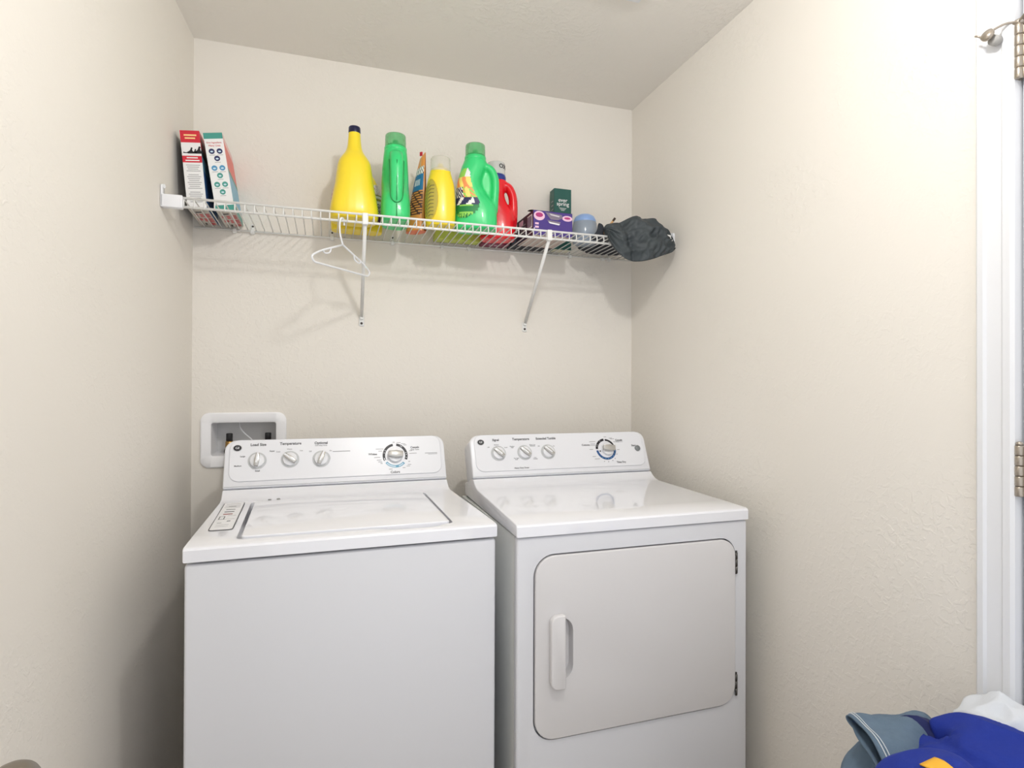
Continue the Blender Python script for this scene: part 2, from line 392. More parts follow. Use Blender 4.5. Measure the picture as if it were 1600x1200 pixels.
cp, b = console(washer, None)
monogram(b, .047, .124)
b.text('Load Size', .0115, INK, con(.104, .133, Z0), bold=.0003); b.text('Temperature', .0115, INK, con(.195, .134, Z0), bold=.0003)
b.text('Optional', .0110, INK, con(.284, .1335, Z0), bold=.0003); b.text('2nd Deep Rinse', .0056, INKL, con(.284, .1255, Z0), bold=.0001)
for t, x, v in (('Super', .143, .112), ('Large', .062, .098), ('Medium', .050, .069), ('Small', .104, .052)): b.text(t, .0062, INK, con(x, v, Z0), bold=.0001)
for t, x, v in (('Cold', .160, .109), ('Warm', .192, .1165), ('Hot', .226, .1105)): b.text(t, .0056, INKL, con(x, v, Z0), bold=.0001)
for t, x, v in (('Off', .252, .107), ('On', .312, .1075)): b.text(t, .0056, INKL, con(x, v, Z0), bold=.0001)
dash(b, .318, .371, .1045, INKL, .0020)
arc(b, .284, .082, .0225, .0268, -5, 50, INKL)
bx, bv = .5105, .0845
arc(b, bx, bv, .032, .0400, 100, 205, BLACK); arc(b, bx, bv, .032, .0400, -23, 82, BLACK); arc(b, bx, bv, .032, .0400, 217, 318, TEALP)
for a, q in ((150, 3), (163, 3), (192, 6), (199, 6)): arc(b, bx, bv, .0345, .0372, a, a+q, PANEL, Z0+.0005)
for a, q in ((58, 3), (50, 4), (12, 3), (2, 3), (-14, 3)): arc(b, bx, bv, .0345, .0372, a, a+q, PANEL, Z0+.0005)
arc(b, bx, bv, .0345, .0385, 222, 270, mat('pale_print', (206, 228, 240), .4), Z0+.0005); arc(b, bx, bv, .0345, .0378, 285, 312, mat('pale_print', (206, 228, 240), .4), Z0+.0005)
b.text('Whites', .0092, INK, con(.440, .091, Z0), bold=.0002); b.text('Casuals', .0092, INK, con(.575, .110, Z0), bold=.0002)
b.text('Easy Care', .0068, INK, con(.575, .1025, Z0)); b.text('Colors', .0105, INK, con(.508, .030, Z0), bold=.0002)
b.text('Off', .0052, INK, con(.507, .1285, Z0))
for (x0, x1, v) in ((.450, .474, .1075), (.458, .470, .1005), (.444, .463, .080), (.452, .466, .071), (.456, .468, .065), (.517, .530, .1275), (.531, .545, .123), (.538, .549, .119),
                    (.556, .566, .099), (.556, .580, .090), (.549, .560, .053), (.545, .556, .048), (.532, .541, .043), (.489, .500, .040)): dash(b, x0, x1, v, INKL)
b.text('Off', .0045, INK, con(.466, .060, Z0)); b.text('Off', .0045, INK, con(.554, .063, Z0))
dash(b, .607, .648, .089, INKL, .0018); dash(b, .618, .648, .0855, INKL, .0012)
b.build('panel_plate', cp)
knob(cp, .102, .083, .0205, radians(-8), big=False); knob(cp, .194, .084, .0205, radians(52)); knob(cp, .284, .082, .0205, radians(-22))
knob(cp, bx, bv, .0235, radians(85), .016, True)

dryer = rootm('tumble_dryer', 'white front loading tumble dryer right of the washing machine', .4486, 1.3608, .4994)
body = MB().box(0, W, .002, .028, .03, .902, CABP, .006, 3)
cut = MB().prism(rrect(.043, .647, .391, .857, (.055, .055, .05, .055), 8), -.02, .012, ENAMEL, xf=frame((0, 0, 0), (1, 0, 0), (0, 0, 1), (0, 1, 0)))
# prism frame above is left handed in z; build the cutter directly instead
cut = MB(); P2 = rrect(.043, .647, .391, .857, (.055, .055, .05, .055), 8); n_ = len(P2)
cut.add([(p[0], -.03, p[1]) for p in P2]+[(p[0], .0265, p[1]) for p in P2], [tuple(range(n_)), tuple(range(2*n_-1, n_-1, -1))]+[(i, n_+i, n_+(i+1) % n_, (i+1) % n_) for i in range(n_)], DARKGAP)
autosmooth(link(carve(body, [cut], 'front_panel'), 'front_panel', dryer), 30)
b = MB().box(.0012, W-.0012, .0295, .60, .03, .902, ENAMEL_SIDE, .003, 2); b.box(.014, W-.014, .03, .58, .896, .907, DARKGAP)
autosmooth(b.build('cabinet', dryer), 40)
for x in (.05, W-.05):
    for y in (.06, .54): MB().lathe([(.02, 0), (.02, .012), (.008, .014), (.008, .035)], DARKGAP, 14, xf=T(x, y, 0)).build('foot', dryer)
autosmooth(link(deck_body().mesh('top_deck'), 'top_deck', dryer), 28)
YF_ = frame((0, 0, 0), (1, 0, 0), (0, 0, 1), (0, -1, 0))      # plane coordinates (x, z), out towards the viewer
dm = MB().prism(rrect(.0470, .6435, .395, .853, (.052, .052, .047, .052), 8), -.024, .004, mat('dryer_door_enamel', (219, 217, 218), .3, spec=.4), r=.003, seg=3, xf=YF_, ang=40)
cz = rrect(.088, .151, .537, .699, (.006, .036, .036, .006), 8); n_ = len(cz)
cut = MB().add([(p[0], -.03, p[1]) for p in cz]+[(.118+(p[0]-.118)*.86, .019, .618+(p[1]-.618)*.93) for p in cz], [tuple(range(n_)), tuple(range(2*n_-1, n_-1, -1))]+[(i, n_+i, n_+(i+1) % n_, (i+1) % n_) for i in range(n_)], ENAMEL)
ddoor = autosmooth(link(carve(dm, [cut], 'door'), 'door', dryer), 30)
b = MB(); P2 = rrect(.083, .122, .524, .708, (.020, .004, .004, .020), 6)
b.prism(P2, .003, .022, mat('dryer_handle_plastic', (222, 220, 221), .25), r=.004, seg=3, xf=YF_, ang=40)
autosmooth(b.build('handle', ddoor), 40)
for z0, z1 in ((.757, .816), (.417, .476)):
    b = MB()
    for i in range(3): b.tube([(.6455, -.004, z0+(z1-z0)/3*i+.001), (.6455, -.004, z0+(z1-z0)/3*(i+1)-.001)], .0035, mat('dark_steel', (92, 90, 88), .35, metal=.7), 10)
    b.box(.6465, .651, -.001, .003, z0-.003, z1+.003, MATS['dark_steel'])
    b.build('hinge', ddoor)
cp, b = console(dryer, None)
monogram(b, .049, .123)
b.text('Signal', .0105, INK, con(.102, .130, Z0), bold=.0003); b.text('Temperature', .0115, INK, con(.192, .131, Z0), bold=.0003); b.text('Extended Tumble', .0112, INK, con(.284, .131, Z0), bold=.0003, sx=.92)
for t, x, v in (('Off', .074, .105), ('Medium', .103, .113), ('Loud', .135, .103), ('Medium\nHigh', .158, .104), ('Extra Low\nDelicates', .232, .108), ('No Heat\nFluff', .168, .062), ('Low\nCasuals', .236, .062), ('Off', .254, .104), ('On', .310, .103)):
    b.text(t, .0052, INKL, con(x, v, Z0), bold=.0001)
b.text('Heavy Duty Dryer', .0070, INK, con(.183, .030, Z0), bold=.0001)
bx, bv = .5085, .0855
arc(b, bx, bv, .031, .0395, 95, 178, BLACK); arc(b, bx, bv, .031, .0375, 8, 87, BLACK); arc(b, bx, bv, .031, .0390, 186, 362, BLUEP)
for a, q in ((150, 3), (160, 2), (120, 3)): arc(b, bx, bv, .0345, .0368, a, a+q, PANEL, Z0+.0005)
for a in (235, 255, 272, 290, 310, 330, 345): arc(b, bx, bv, .034, .0368, a, a+6, TEALP, Z0+.0005)
b.prism([(-.004, 0), (.003, -.0035), (.003, .0035)], 0, .0005, BLACK, xf=con(.4838, .079, Z0))
b.text('Cottons', .0092, INK, con(.432, .103, Z0), bold=.0002); b.text('Casuals', .0092, INK, con(.566, .118, Z0), bold=.0002); b.text('Easy Care', .0062, INKL, con(.568, .112, Z0))
b.text('Time Dry', .0092, INK, con(.560, .036, Z0), bold=.0002); b.text('Start', .0092, INK, con(.622, .096, Z0), bold=.0002)
for (x0, x1, v) in ((.448, .472, .1145), (.451, .470, .106), (.448, .470, .101), (.444, .458, .086), (.508, .518, .131), (.528, .540, .126), (.533, .548, .123), (.543, .568, .112),
                    (.552, .562, .082), (.451, .464, .060), (.458, .478, .051)): dash(b, x0, x1, v, INKL)
for t, x, v in (('50', .548, .066), ('40', .538, .050), ('30', .527, .043), ('20', .510, .039), ('10', .494, .041)): b.text(t, .0042, INK, con(x, v, Z0))
b.build('panel_plate', cp)
for x in (.107, .200, .286): knob(cp, x, .083, .0205, radians(47))
knob(cp, .5135, .085, .0225, radians(86), .016, True)
MB().lathe([(.0105, 0), (.0105, .004), (.009, .006), (0, .0065)], mat('grey_button', (128, 132, 134), .35), 24, xf=con(.635, .085, Z0), cap=False).build('start_button', cp)

# ---------------------------------------------------------------- washer valve box in the wall
vb = thing('washer_valve_box', 'white recessed plastic box in the wall holding the washer water valves', 'valve box', (0, D, 0))
VBP = mat('bright_white_plastic', (250, 250, 253), .35)
fr = MB(); P2 = rrect(-.402, -.133, 1.0, 1.186, .030, 8); Q2 = rrect(-.369, -.166, 1.040, 1.152, .008, 8)
n_ = len(P2); vs = []; fs = []
for (dz, off) in ((0, 0), (-.005, 0), (-.009, .004)):
    for p in P2: vs.append((p[0]+(off if p[0] < -.27 else -off), dz, p[1]+(off if p[1] < 1.09 else -off)))
for (dz, off) in ((-.009, -.004), (-.006, 0), (.09, 0.004)):
    for p in Q2: vs.append((p[0]+(off if p[0] < -.27 else -off), dz, p[1]+(off if p[1] < 1.09 else -off)))
for k in range(5):
    for i in range(n_): fs.append((k*n_+i, k*n_+(i+1) % n_, (k+1)*n_+(i+1) % n_, (k+1)*n_+i))
fr.add(vs, fs, VBP, False)
fr.add([vs[5*n_+i] for i in range(n_)], [tuple(range(n_))], mat('grey_white_plastic', (214, 214, 214), .5))
autosmooth(fr.build('box_housing', vb), 40)
BR = mat('brass', (176, 140, 84), .3, metal=.9); RUB = mat('black_rubber_hose', (38, 38, 40), .5)
for xx in (-.320, -.196):
    b = MB()
    b.lathe([(.012, 1.058), (.013, 1.064), (.013, 1.083), (.010, 1.086)], BR, 16, xf=T(xx, .045, 0))
    b.tube([(xx, .045, 1.040), (xx, .045, 1.060)], .008, BR, 12); b.build('valve', vb)
    b = MB(); b.lathe([(.0105, 1.085), (.0105, 1.110), (.009, 1.112)], RUB, 14, xf=T(xx, .045, 0)); b.build('valve_handle', vb)
    s = 1
    b = MB(); b.tube(smooth_path([(xx, .038, 1.052), (xx+.004, .015, 1.052), (xx+.008, -.03, 1.035), (xx+.01, -.055, .95), (xx+.02, -.075, .75), (xx+.03, -.07, .5)], 6), .0105, RUB, 12)
    b.lathe([(.014, 0), (.0145, .004), (.0145, .016), (.012, .018)], mat('dark_coupling', (60, 56, 52), .4, metal=.4), 16, xf=T(xx+.001, .036, 1.052) @ RX(pi/2)); b.build('hose', vb)
b = MB().tube(smooth_path([(-.292, .07, 1.152), (-.286, .045, 1.132), (-.272, .04, 1.112), (-.252, .045, 1.092), (-.24, .05, 1.07)], 6), .0022, PLASTIC, 8); b.build('loose_wire', vb)

# ---------------------------------------------------------------- wire shelf
ZS, YFR = 1.813, 1.866                                        # deck height, front edge
SX0, SX1 = lwx(YFR)+.052, XR-.014
shelf = thing('wire_shelf', 'white vinyl coated wire shelf fixed across the back wall', 'wire shelf', (0, 0, 0))
b = MB(); nW = 61
for i in range(nW):
    x = SX0+.006+(SX1-SX0-.012)*i/(nW-1); xb = max(x, XL+.008)
    b.tube([(xb, D-.012, ZS-.0045), (xb, YFR+.003, ZS-.0045), (xb, YFR-.003, ZS-.006), (xb, YFR-.004, ZS-.029)], .0020, WIRE, 5)
b.build('deck_wires', shelf)
MB().tube([(SX0, YFR, ZS-.001), (SX1, YFR, ZS-.001)], .0037, WIRE, 8).build('front_rail', shelf)
MB().tube([(SX0, YFR-.001, ZS-.027), (SX1, YFR-.001, ZS-.027)], .0039, WIRE, 8).build('lip_rail', shelf)
MB().tube([(XL+.006, D-.011, ZS-.009), (XR-.006, D-.011, ZS-.009)], .0030, WIRE, 8).build('back_rail', shelf)
SCR = mat('dark_screw', (86, 80, 76), .4, metal=.6)
def clip(x):
    b = MB().box(x-.0065, x+.0065, D-.016, D-.0005, ZS-.018, ZS-.004, WIRE, .003); b.box(x-.0055, x+.0055, D-.004, D-.0005, ZS-.004, ZS+.018, WIRE, .0015)
    c = b.build('wall_clip', shelf); MB().lathe([(.0035, 0), (.003, .0015), (0, .0018)], SCR, 10, xf=T(x, D-.0042, ZS+.010) @ RX(pi/2), cap=False).build('screw', c)
for x in (-.30, -.244, .016, .228, .411, .515, .932, 1.078, 1.107): clip(x)
for side in (0, 1):
    b = MB()
    if side == 0:
        x0 = lwx(YFR)+.0005; b.box(x0, SX0+.004, YFR-.012, YFR+.010, ZS-.033, ZS+.004, PLASTIC, .003, 3)
        b.box(x0, x0+.006, YFR-.012, YFR+.012, ZS-.033, ZS+.030, PLASTIC, .002); b.tube([(x0+.004, YFR-.004, ZS+.026), (x0+.009, YFR-.006, ZS+.026)], .006, PLASTIC, 12)
    else:
        x0 = XR-.0005; b.box(SX1-.002, x0, YFR-.012, YFR+.010, ZS-.033, ZS+.004, PLASTIC, .003, 3)
        b.box(x0-.006, x0, YFR-.012, YFR+.012, ZS-.033, ZS+.030, PLASTIC, .002); b.tube([(x0-.009, YFR-.006, ZS+.026), (x0-.004, YFR-.004, ZS+.026)], .006, PLASTIC, 12)
    autosmooth(b.build('end_bracket', shelf), 40)
def brace(x, xb):
    b = MB(); h = .007
    b.tube([(x, YFR+.004, ZS-.030), (xb, D-.008, 1.527)], .0075, WIRE, 4, nx=(1, 1, 0), ry=.0075)
    b.box(x-.009, x+.009, YFR-.008, YFR+.014, ZS-.034, ZS+.003, WIRE, .003)
    b.box(xb-.009, xb+.009, D-.005, D-.0005, 1.494, 1.532, WIRE, .003); b.box(xb-.006, xb+.006, D-.014, D-.002, 1.518, 1.532, WIRE, .002)
    o = b.build('support_brace', shelf)
    MB().lathe([(.0045, 0), (.004, .002), (0, .0024)], SCR, 12, xf=T(xb, D-.0052, 1.504) @ RX(pi/2), cap=False).build('screw', o)
brace(.112, .119); brace(.727, .742)

# ---------------------------------------------------------------- hanger
hg = thing('clothes_hanger', 'small white plastic clothes hanger hooked on the front rail of the wire shelf', 'hanger', (.045, YFR-.001, 1.712), radians(48))
L = .130
b = MB()
b.tube(smooth_path([(0, 0, .0), (.035, 0, -.014), (.085, 0, -.034), (L-.012, 0, -.051), (L, 0, -.062), (L-.008, 0, -.074), (L-.03, 0, -.076), (0, 0, -.076), (-L+.03, 0, -.076), (-L+.008, 0, -.074), (-L, 0, -.062), (-L+.012, 0, -.051), (-.085, 0, -.034), (-.035, 0, -.014)], 5)+[(0, 0, 0)], .0030, PLASTIC, 8)
b.build('body', hg)
b = MB().tube(smooth_path([(0, 0, .0), (-.014, -.002, .030), (-.016, -.002, .060), (-.010, -.001, .078), (.0, 0, .0815), (.007, .001, .076), (.009, .002, .062)], 6), .0027, PLASTIC, 8); b.build('hook', hg)
for s in (1, -1):
    b = MB().tube(smooth_path([(s*.052, 0, -.021), (s*.056, 0, -.034), (s*.068, 0, -.040), (s*.080, 0, -.041), (s*.086, 0, -.034)], 5), .0024, PLASTIC, 8); b.build('strap_notch', hg)

# ---------------------------------------------------------------- things on the shelf
def carton(name, label, cat, loc, w, d, h, lean, group=None): return thing(name, label, cat, loc, 0, group, ry=lean)
WH = mat('white_card', (238, 238, 238), .45); CARD = mat('grey_card', (196, 190, 182), .6)
RED = mat('red_card', (206, 40, 58), .4); DKC = mat('dark_slate_card', (66, 70, 80), .45); CORAL = mat('coral_card', (232, 112, 104), .4)
LBLUE = mat('light_blue_card', (126, 186, 216), .4); BLUEC = mat('mid_blue_card', (66, 116, 184), .4); TEALC = mat('teal_card', (70, 152, 140), .4); NAVY = mat('navy_print', (36, 42, 92), .4)
YTX = mat('yellow_text', (250, 214, 150), .5)
def front(y=0): return frame((0, y, 0), (1, 0, 0), (0, 0, 1), (0, -1, 0))
def carton_body(root, w, d, h, side_cols, left, frontm, bottom):
    b = MB()
    b.add([(0, 0, 0), (w, 0, 0), (w, 0, h), (0, 0, h)], [(0, 1, 2, 3)], frontm)
    b.add([(0, d, 0), (0, 0, 0), (0, 0, h), (0, d, h)], [(0, 1, 2, 3)], left)
    b.add([(w, d, 0), (0, d, 0), (0, d, h), (w, d, h)], [(0, 1, 2, 3)], WH)
    b.add([(0, 0, h), (w, 0, h), (w, d, h), (0, d, h)], [(0, 1, 2, 3)], frontm)
    b.add([(0, d, 0), (w, d, 0), (w, 0, 0), (0, 0, 0)], [(0, 1, 2, 3)], bottom)
    z = 0
    for f, m_ in side_cols: z1 = h*f; b.add([(w, 0, z), (w, d, z), (w, d, z1), (w, 0, z1)], [(0, 1, 2, 3)], m_); z = z1
    return b
bw, bd, bh = .053, .200, .234
bx1 = thing('baking_soda_box', 'tall narrow carton with red top, leaning in the left end of the wire shelf', 'box', (-.402, 1.965, ZS-.0025), 0, ry=radians(-5.6))
b = carton_body(bx1, bw, bd, bh, ((.50, BLUEC), (.68, LBLUE), (.78, DKC), (1, RED)), DKC, WH, CARD)
for (x0, x1, z0, z1, m_) in ((0, bw, .198, bh, RED), (0, bw, .138, .158, RED)): b.box(x0, x1, z0, z1, -.0001, .0004, m_, xf=front())
for (z, x0, x1) in ((.220, .010, .044), (.211, .012, .040)): b.box(x0, x1, z-.0022, z+.0022, .0004, .0007, YTX, xf=front())
for (z, x0, x1) in ((.152, .012, .042), (.144, .008, .046)): b.box(x0, x1, z-.0017, z+.0017, .0004, .0007, WH, xf=front())
def pet(b, x, z, s, tall):                      # small sitting / lying animal silhouettes
    pts = [(-.5, 0), (.45, 0), (.5, .25), (.35, .5), (.30, .8), (.42, 1.0), (.30, 1.15), (.12, 1.12), (.02, .8), (-.12, .55), (-.4, .35), (-.55, .2)] if tall else [(-.9, 0), (.8, 0), (.9, .3), (.75, .55), (.5, .5), (.35, .3), (-.5, .32), (-.7, .5), (-.95, .42), (-1, .15)]
    b.prism([(x+p[0]*s, z+p[1]*s) for p in pts], .0001, .0006, BLACK, xf=front())
pet(b, .012, .166, .008, False); pet(b, .024, .165, .016, True); pet(b, .035, .165, .012, True); pet(b, .045, .165, .019, True)
for i in range(20):
    if i in (4, 13): continue
    b.box(.008+.002*(i % 3), .046-.003*((i*7) % 3), .130-.0058*i-.0008, .130-.0058*i+.0008, .0001, .0004, INKL, xf=front())
bot = frame((0, 0, 0), (1, 0, 0), (0, 1, 0), (0, 0, 1))
def bottom_print(b, w):
    b.box(.014, .030, .035, .047, -.0006, -.0001, BLACK)
    for (x0, x1, y0, y1, m_) in ((.006, .014, .060, .085, RED), (.020, .030, .062, .100, RED), (.034, .048, .060, .105, RED), (.006, .020, .110, .135, RED), (.024, .032, .112, .150, RED), (.036, .050, .112, .160, RED),
                                 (.008, .012, .165, .190, BLACK), (.018, .024, .165, .190, BLACK), (.032, .048, .165, .192, RED)):
        for k in range(3):
            yy = y0+(y1-y0)*k/3; b.box(x0, x1, yy, yy+(y1-y0)/3*.55, -.0006, -.0001, m_)
bottom_print(b, bw); b.build('carton', bx1)
bx2 = thing('baking_soda_box', 'tall narrow carton with teal top and round icons, second from the left wall', 'box', (-.325, 1.965, ZS-.0025), 0, ry=radians(-9.0))
bh2 = .236
b = carton_body(bx2, bw, bd, bh2, ((.14, TEALC), (.50, LBLUE), (.56, TEALC), (.90, CORAL), (1, mat('pink_card', (240, 196, 196), .4))), mat('dark_green_card', (48, 84, 84), .45), WH, CARD)
b.box(0, bw, .218, bh2, -.0001, .0004, TEALC, xf=front()); b.box(0, bw, .0, .016, -.0001, .0004, TEALC, xf=front())
b.text('One Ingredient,', .0068, RED, T(bw/2, -.0004, .206) @ RX(pi/2)); b.text('Many Uses', .0078, RED, T(bw/2, -.0004, .197) @ RX(pi/2))
for (x, z, m_) in ((.016, .180, NAVY), (.038, .180, NAVY), (.028, .158, NAVY), (.016, .129, BLUEC), (.038, .129, BLUEC), (.028, .106, TEALC), (.016, .079, TEALC), (.038, .079, TEALC), (.028, .056, TEALC)):
    b.prism([(x+.0082*cos(2*pi*i/20), z+.0082*sin(2*pi*i/20)) for i in range(20)], .0001, .0005, m_ if m_ is not BLUEC else mat('icon_blue', (84, 150, 194), .4), xf=front())
    b.prism([(x+.0045*cos(2*pi*i/6), z-.001+.0028*sin(2*pi*i/6)) for i in range(6)], .0005, .0008, mat('pale_print', (206, 228, 240), .4), xf=front())
    b.box(x-.008, x+.008, z-.0122, z-.0110, .0001, .0004, INKL, xf=front())
bottom_print(b, bw); b.build('carton', bx2)

# bottle bodies are lofted from rounded sections: (z, xmin, xmax, half thickness, exponent)
def section(z, x0, x1, hy, e, n=36, oy=0):
    out = []
    for j in range(n):
        a = 2*pi*j/n; c, s = cos(a), sin(a)
        out.append(((x0+x1)/2+(x1-x0)/2*math.copysign(abs(c)**(2/e), c), oy+hy*math.copysign(abs(s)**(2/e), s), z))
    return out
def body_rings(tab, m=4):
    out = []
    for i in range((len(tab)-1)*m+1):
        q = cr(tab, i/m); out.append(section(*q))
    return out
def surf(tab, a, z):                       # point on the loft at angle a, height z
    for i in range(len(tab)-1):
        if tab[i][0] <= z <= tab[i+1][0]:
            f = (z-tab[i][0])/(tab[i+1][0]-tab[i][0]); q = cr(tab, i+f); break
    else: q = tab[-1]
    c, s = cos(a), sin(a); e = q[4]
    return Vector(((q[1]+q[2])/2+(q[2]-q[1])/2*math.copysign(abs(c)**(2/e), c), q[3]*math.copysign(abs(s)**(2/e), s), z))
def sticker(b, tab, a0, a1, z0, z1, fn, nu=30, nv=30, off=.0018, shape='oval'):
    def P(u, v):
        a = a0+(a1-a0)*u; z = z0+(z1-z0)*v; p = surf(tab, a, z)
        e = .02; q = surf(tab, a+e, z)-surf(tab, a-e, z); nrm = Vector((q.y, -q.x, 0)).normalized(); return p+nrm*off
    def mf(u, v):
        if shape == 'oval' and (abs(2*u-1)**2.6+abs(2*v-1)**2.6) > 1: return None
        return fn(u, v)
    b.grid(P, nu, nv, WH, matfn=mf)
def remesh(o, vox=.003, it=6):
    m_ = o.modifiers.new('weld', 'REMESH'); m_.mode = 'VOXEL'; m_.voxel_size = vox; m_.use_smooth_shade = True
    s_ = o.modifiers.new('soft', 'SMOOTH'); s_.factor = .5; s_.iterations = it
    return o
GREEN = mat('green_bottle_plastic', (56, 212, 124), .3, coat=.2); GREENCAP = mat('clear_green_cap', (76, 190, 112), .12, alpha=.6); GREEND = mat('green_inner_spout', (34, 134, 72), .35)
YEL = mat('yellow_bottle_plastic', (250, 222, 50), .3, coat=.1); REDP = mat('red_bottle_plastic', (238, 26, 40), .22, coat=.3)
CLEAR = mat('clear_plastic_cap', (232, 228, 218), .12, alpha=.42); AMBER = mat('amber_inner', (214, 178, 60), .4)
GAIN = [(0, -.066, .064, .040, 3.2), (.006, -.072, .071, .046, 3.2), (.030, -.073, .073, .048, 3), (.060, -.073, .072, .048, 2.8), (.090, -.072, .066, .046, 2.6), (.115, -.071, .045, .045, 2.5), (.140, -.069, .026, .045, 2.5), (.170, -.064, .018, .044, 2.4),
        (.200, -.056, .026, .042, 2.3), (.222, -.050, .036, .040, 2.2), (.236, -.044, .037, .0385, 2.1), (.246, -.041, .0355, .0375, 2)]
def jug_with_handle(root, tab, bodym, handle, hr=.0145, hry=.021, vox=.003, web=None):
    b = MB(); b.rings(body_rings(tab), bodym)
    if web: b.rings([section(z, -.02, x1, .008, 4) for z, x1 in web], bodym)
    b.tube(smooth_path(handle, 6), hr, bodym, 14, ry=hry, nx=(1, 0, .01))
    return remesh(b.build('bottle_body', root), vox)
    b = MB(); b.rings(body_rings(tab), bodym); b.tube(smooth_path(handle, 6), hr, bodym, 14, ry=hry, nx=(1, 0, .01))
    return remesh(b.build('bottle_body', root), vox)
def cap_clear(root, x, z, r, h, m_, inner=None, im=None, name='cap'):
    b = MB(); b.lathe([(r*1.0, z), (r*1.0, z+h*.5), (r*.98, z+h*.93), (r*.93, z+h), (0, z+h*1.01)], m_, 32, xf=T(x, 0, 0), cap=False)
    b.lathe([(r*1.02, z-.003), (r*1.03, z+.002), (r*1.0, z+.004)], m_, 32, xf=T(x, 0, 0), cap=False)
    c = b.build(name, root)
    if inner:
        MB().lathe([(r*.85, z-.004), (r*.85, z+h*.18), (r*.5, z+h*.22), (r*.32, z+h*.25), (r*.25, z+h*.6), (0, z+h*.62)], im, 24, xf=T(x, 0, 0), cap=False).build('pour_spout', c)
    return c
HG = [(.020, 0, .228), (.050, 0, .214), (.064, 0, .185), (.066, 0, .150), (.064, 0, .115), (.062, 0, .080), (.058, 0, .055)]
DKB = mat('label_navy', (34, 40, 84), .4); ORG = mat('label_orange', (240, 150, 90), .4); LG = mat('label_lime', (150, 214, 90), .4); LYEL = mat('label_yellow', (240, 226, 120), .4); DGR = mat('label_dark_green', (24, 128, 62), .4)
def gain_label(u, v):
    # u across, v up: dark blue band, lime and orange splash, green foot
    if v < .10: return LG if (u*9+v*30) % 1 > .5 else DGR
    if v < .26: return LG if (0.3 < u < .85 and (v*38) % 1 > .45) else DGR
    if v < .40: return WH if (.12 < u < .9 and (v*30+u*2) % 1 > .62) else DKB
    if v < .62:
        if u < .55: return WH if ((u*7+v*11) % 1 > .62 and v > .42) else DKB
        return LYEL if ((u-.75)**2+(v-.52)**2) < .012 else ORG if (u*5+v*9) % 1 > .55 else LG
    if v < .82: return ORG if (u+v) % .5 > .26 else LYEL
    return LG if u < .6 else WH
def detergent(loc, rz, label, lab_ang):
    t = thing('detergent_bottle', label, 'detergent bottle', loc, rz)
    jug_with_handle(t, GAIN, GREEN, HG, web=((.06, .06), (.12, .060), (.17, .062), (.205, .05), (.225, .02)))
    b = MB(); b.lathe([(.036, .243), (.037, .246), (.037, .256), (.034, .258)], GREEN, 30, xf=T(-.003, 0, 0)); b.build('neck_collar', t)
    cap_clear(t, -.003, .257, .0345, .042, GREENCAP, True, GREEND)
    for a0, a1 in lab_ang:
        b = MB(); sticker(b, GAIN, a0, a1, .035, .205, gain_label, 26, 34); b.build('front_label', t)
    return t
g1 = detergent((.215, 1.962, ZS), radians(-93), 'green detergent bottle seen handle first, between the big yellow jug and the orange pouch', [])
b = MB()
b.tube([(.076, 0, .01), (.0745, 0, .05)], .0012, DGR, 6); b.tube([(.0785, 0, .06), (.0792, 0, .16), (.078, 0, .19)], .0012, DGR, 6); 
b.tube(smooth_path([(.058, .0235, .195), (.0715, .0225, .15), (.0735, .0215, .10), (.0745, .017, .066), (.0755, .0, .054), (.0745, -.017, .066), (.0735, -.0215, .10), (.0715, -.0225, .15), (.058, -.0235, .195)], 5), .0014, DGR, 6)  # dark U line: seam that also paints in the handle recess shade
b.build('seam_and_recess_shade', g1)
g2 = detergent((.490, 1.957, ZS), radians(-14), 'green detergent bottle with printed label and side handle, right of the small yellow bottle', [(radians(205), radians(278))])

# big yellow jug with navy cap
JUG = [(0, -.066, .066, .056, 3.2), (.006, -.074, .074, .063, 3.2), (.030, -.077, .077, .066, 3.1), (.075, -.070, .070, .064, 3), (.120, -.0615, .0615, .060, 2.8), (.155, -.057, .057, .056, 2.7), (.188, -.052, .052, .050, 2.6), (.207, -.043, .043, .042, 2.4), (.226, -.030, .030, .031, 2.2), (.244, -.0235, .0235, .0245, 2.1), (.270, -.0205, .0205, .0205, 2), (.300, -.0185, .0185, .0185, 2)]
yj = thing('cleaner_jug', 'big yellow plastic jug with a long neck and navy cap', 'jug', (.083, 1.972, ZS), radians(2))
b = MB(); b.rings(body_rings(JUG), YEL); remesh(b.build('bottle_body', yj), .003, 4)
b = MB().lathe([(.0190, .291), (.0195, .294), (.0190, .309), (.0175, .312), (0, .3125)], mat('navy_plastic', (26, 28, 66), .3), 28, cap=False); b.build('cap', yj)
PKL = mat('label_pink', (206, 150, 160), .5); PURP = mat('label_purple', (96, 60, 110), .5)
def ylabel(u, v):
    if v > .72: return WH if (u*8+v*6) % 1 > .3 else PKL
    if v > .5: return mat('label_olive', (150, 150, 80), .5) if (v*22) % 1 > .4 else WH
    if v > .2: return DKB if (u*9+v*13) % 1 > .5 else WH
    return PURP
